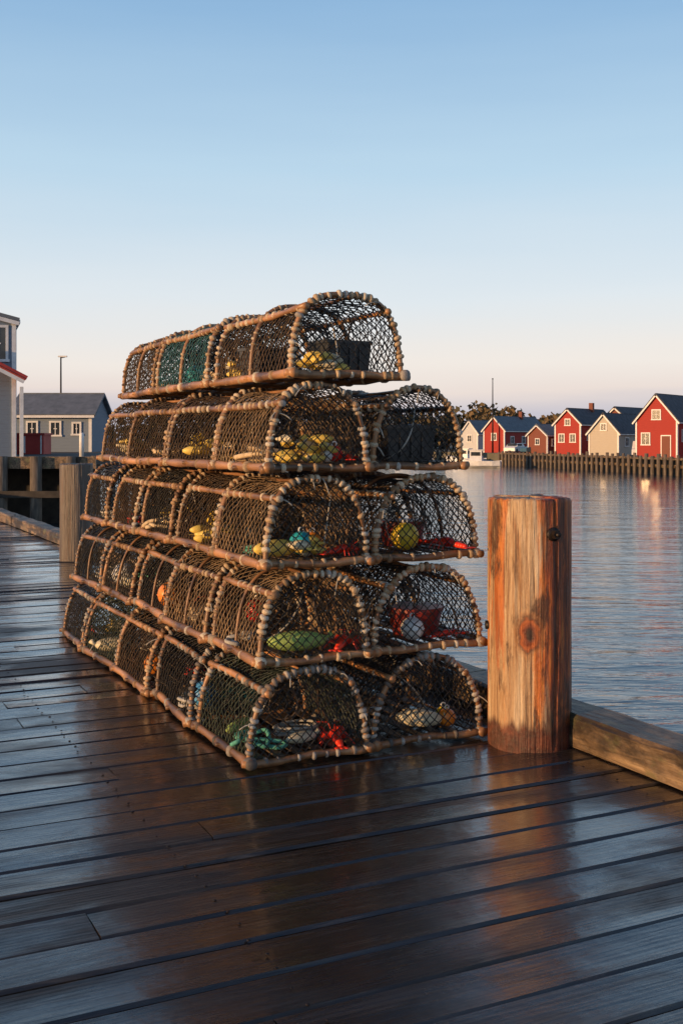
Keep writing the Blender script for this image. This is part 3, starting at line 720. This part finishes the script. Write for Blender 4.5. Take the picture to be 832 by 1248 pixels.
# wharf on the left
WZ=.9
mb=MB(['darkwood','pile','beam'])
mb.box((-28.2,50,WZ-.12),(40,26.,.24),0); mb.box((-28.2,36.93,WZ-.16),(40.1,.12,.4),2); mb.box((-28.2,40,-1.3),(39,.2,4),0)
for x in np.arange(-40,-8,1.15):
    mb.tube([(x,36.75,WZ+.05),(x,36.75,-3)],.18+.03*math.sin(x),1,12)
for y in np.arange(38,62,2.5): mb.tube([(-8.4,y,WZ+.05),(-8.4,y,-3)],.17,1,12)
mb.box((-28.2,36.6,-.3),(40,.12,.22),0)
obj('harbour_wharf',mb.mesh('harbour_wharf'))
e=house('grey_building',(-14.25,37.75,WZ),math.radians(19),6.1,9,4.75,5.5,'grey','roofl',[(2.45,3.95,.55,1.1),(.6,3.9,.7,1.1),(1.6,1.4,.7,1.1)],[],None,ov=.12)
mb=MB(['redroof','trim']); slab(mb,(1.2,3.75),(3.35,2.65),.12,-1.3,-.02,0); mb.box((3.2,-1.15,1.2),(.12,.12,2.4),1); mb.box((2.25,-1.33,3.08),(2.3,.04,.12),1,R=np.array(Matrix.Rotation(math.atan2(1.1,2.15),3,'Y')))
obj('porch_roof',mb.mesh('porch_roof'),parent=e)
house('grey_cottage',(-16.3,57,WZ),math.radians(-90),4,3.95,1.85,2.85,'grey','roofl',[],[(1.0,1.15,.42,.6),(2.15,1.15,.42,.6),(3.2,1.15,.3,.5)])
mb=MB(['redroof','trim']); mb.box((0,0,.4),(1.6,1.2,.8),0); mb.box((0,0,.84),(1.7,1.3,.08),0); mb.box((0,-.61,.4),(.1,.03,.7),1)
for x in(-.7,.7): mb.box((x,-.61,.4),(.06,.03,.76),1)
obj('red_storage_bin',mb.mesh('red_storage_bin'),(-13.1,46.5,WZ))
mb=MB(['iron','p_white']); mb.tube([(0,0,0),(0,0,5.3)],[.07,.04],0,8); mb.tube([(0,0,5.25),(.25,0,5.3)],.03,0,6); mb.box((.1,0,5.33),(.5,.16,.08),1); obj('street_lamp',mb.mesh('street_lamp'),(-15.9,63,WZ))
mb=MB(['trim']); mb.tube([(0,0,0),(0,0,.8),(0,0,.85)],[.08,.08,.05],0,10); obj('white_bollard',mb.mesh('white_bollard'),(-9.0,38.5,WZ))

# far quay
mb=MB(['pile','darkwood','beam'])
p0=np.array([38.3,50.]);p1=np.array([19.0,131.]); L=np.linalg.norm(p1-p0); d=(p1-p0)/L; nrm=np.array([-d[1],d[0]])
if nrm[0]>0: nrm=-nrm
n=int(L/1.05)
for i in range(n+1):
    p=p0+d*L*i/n+nrm*.45; mb.tube([(p[0],p[1],.12+random.uniform(-.1,.25)),(p[0]+random.uniform(-.05,.05),p[1],-3)],.15+random.uniform(-.02,.03),0,8)
c=(p0+p1)/2; R=rotz(math.atan2(d[1],d[0]))
mb.box((c[0]+nrm[0]*.2,c[1]+nrm[1]*.2,-.1),(L,.5,.2),2,R); mb.box((c[0]+nrm[0]*.25,c[1]+nrm[1]*.25,-.75),(L,.15,.25),2,R); mb.box((c[0]+nrm[0]*.1,c[1]+nrm[1]*.1,-1.4),(L,.1,2.4),1,R)
obj('quay_wall',mb.mesh('quay_wall'))
mb=MB(['iron']); mb.tube([(0,0,0),(0,0,9.2)],[.12,.05],0,8); mb.blob((0,0,9.25),(.1,.1,.1),0,CS3); obj('flagpole',mb.mesh('flagpole'),(18.9,139,g0))
def vehicle(name,loc,rz,mat,van,sc=.85):
    L=4.6 if van else 4.2; H=2.0 if van else 1.4; mb=MB([mat,'glass','rubber'])
    xs=[0,.15,.9,1.5,L-.9,L-.15,L] if not van else [0,.1,.7,1.3,L-.5,L-.1,L]
    top=[.75,.85,.95,H,H,.95,.8] if not van else [.8,1.0,1.1,H,H,H-.1,1.0]
    V=[]
    for x,z in zip(xs,top):
        inn=.12 if z>1.2 else .02; V+=[(x,-.85,.3),(x,-.85,min(z,.95)),(x,-.85+inn,z),(x,.85-inn,z),(x,.85,min(z,.95)),(x,.85,.3)]
    Q=[]
    for i in range(len(xs)-1):
        for k in range(6): Q.append((i*6+k,i*6+(k+1)%6,(i+1)*6+(k+1)%6,(i+1)*6+k))
    l=(len(xs)-1)*6; Q+=[(0,1,4,5),(1,2,3,4),(l,l+5,l+4,l+1),(l+1,l+4,l+3,l+2)]; mb.add(V,Q,0,False)
    for sy in(-1,1):
        mb.box((L*.5,sy*.80,(H+.95)/2),(L*.42,.06,(H-1.05)*.75),1)
        for x in (.85,L-.85): mb.tube([(x,sy*.72,.32),(x,sy*.9,.32)],.32,2,16)
    mb.box((1.12 if not van else .95,0,1.2),(.05,1.35,.45),1,np.array(Matrix.Rotation(math.radians(35),3,'Y')))
    obj(name,mb.mesh(name),loc,rz).scale=(sc,)*3
vehicle('parked_van',(27.4,102.5,g0),math.radians(73),'white',True,.75); vehicle('parked_car',(21.0,128.5,g0),math.radians(20),'blue',False); vehicle('parked_car',(20.2,134,g0),math.radians(60),'white',False)
# small boats
mb=MB(['white','glass','redroof']); st=[(0,.75,.75),(.8,.95,.7),(2.2,1.0,.72),(3.6,.75,.85),(4.6,.35,1.0),(5.1,.03,1.1)]; V=[];Q=[]
for y,b,h in st: V+=[(-b,y,h),(-b*.85,y,.2),(0,y,-.25+.1*y/5),(b*.85,y,.2),(b,y,h),(b*.85,y,h-.12),(-b*.85,y,h-.12)]
for i in range(5):
    for k in range(7): Q.append((i*7+k,i*7+(k+1)%7,(i+1)*7+(k+1)%7,(i+1)*7+k))
mb.add(V,Q+[(0,1,2,3),(0,3,4,5)],0,False); mb.box((0,2.6,1.25),(1.1,1.3,1.1),0); mb.box((0,2.58,1.86),(1.3,1.6,.08),0); mb.box((0,2.6,1.45),(1.14,1.0,.4),1); mb.box((0,2.6,1.45),(.8,1.34,.4),1)
me=mb.mesh('fishing_boat')
obj('fishing_boat',me,(16.9,118,-1.45),math.radians(75)); obj('fishing_boat',me,(17.2,134,-1.45),math.radians(60)); obj('fishing_boat',me,(12.2,150,-1.45),math.radians(100))

# distant trees
mb=MB(['leaf','darkwood'])
g=np.random.default_rng(5); pts=[]
for i in range(620):
    x=g.uniform(-170,190) if i<380 else g.uniform(-5,90); y=g.uniform(185,225)
    h=g.uniform(3.8,6.4)*(1+.2*math.sin(x*.09)+.12*math.sin(x*.31))+(.5 if x>25 else 0)
    if x<-10: h*=.85
    kind=g.random(); r=g.uniform(1.2,2.8); m=70
    u=g.random(m)
    if kind<.45: zz=h*(.15+.85*u); rad=r*(1-u)**.8*.8+.15
    else: zz=h*(.3+.7*u); rad=r*np.sqrt(np.clip(1-(2*u-1)**2,0,1))+.2
    a=g.uniform(0,6.28,m); q_=np.sqrt(g.random(m))
    pts.append(np.stack([x+rad*q_*np.cos(a)+g.normal(0,.2,m),y+rad*q_*np.sin(a),zz-.2+g.normal(0,.25,m)],1))
    mb.tube([(x,y,-.3),(x,y,h*.8)],[.18,.05],1,5)
P=np.concatenate(pts); m=len(P)
t1=g.normal(0,1,(m,3)); t1/=np.linalg.norm(t1,axis=1,keepdims=True); t2=np.cross(t1,g.normal(0,1,(m,3))); t2/=np.linalg.norm(t2,axis=1,keepdims=True)
sz=g.uniform(.3,.75,(m,1)); V=np.stack([P-t1*sz,P-t2*sz*.7,P+t1*sz,P+t2*sz*.7],1).reshape(-1,3)
mb.add(V,np.arange(m*4).reshape(-1,4),0,False); obj('distant_trees',mb.mesh('distant_trees'))
print('verts',sum(len(o.data.vertices) for o in bpy.data.objects if o.type=='MESH'))
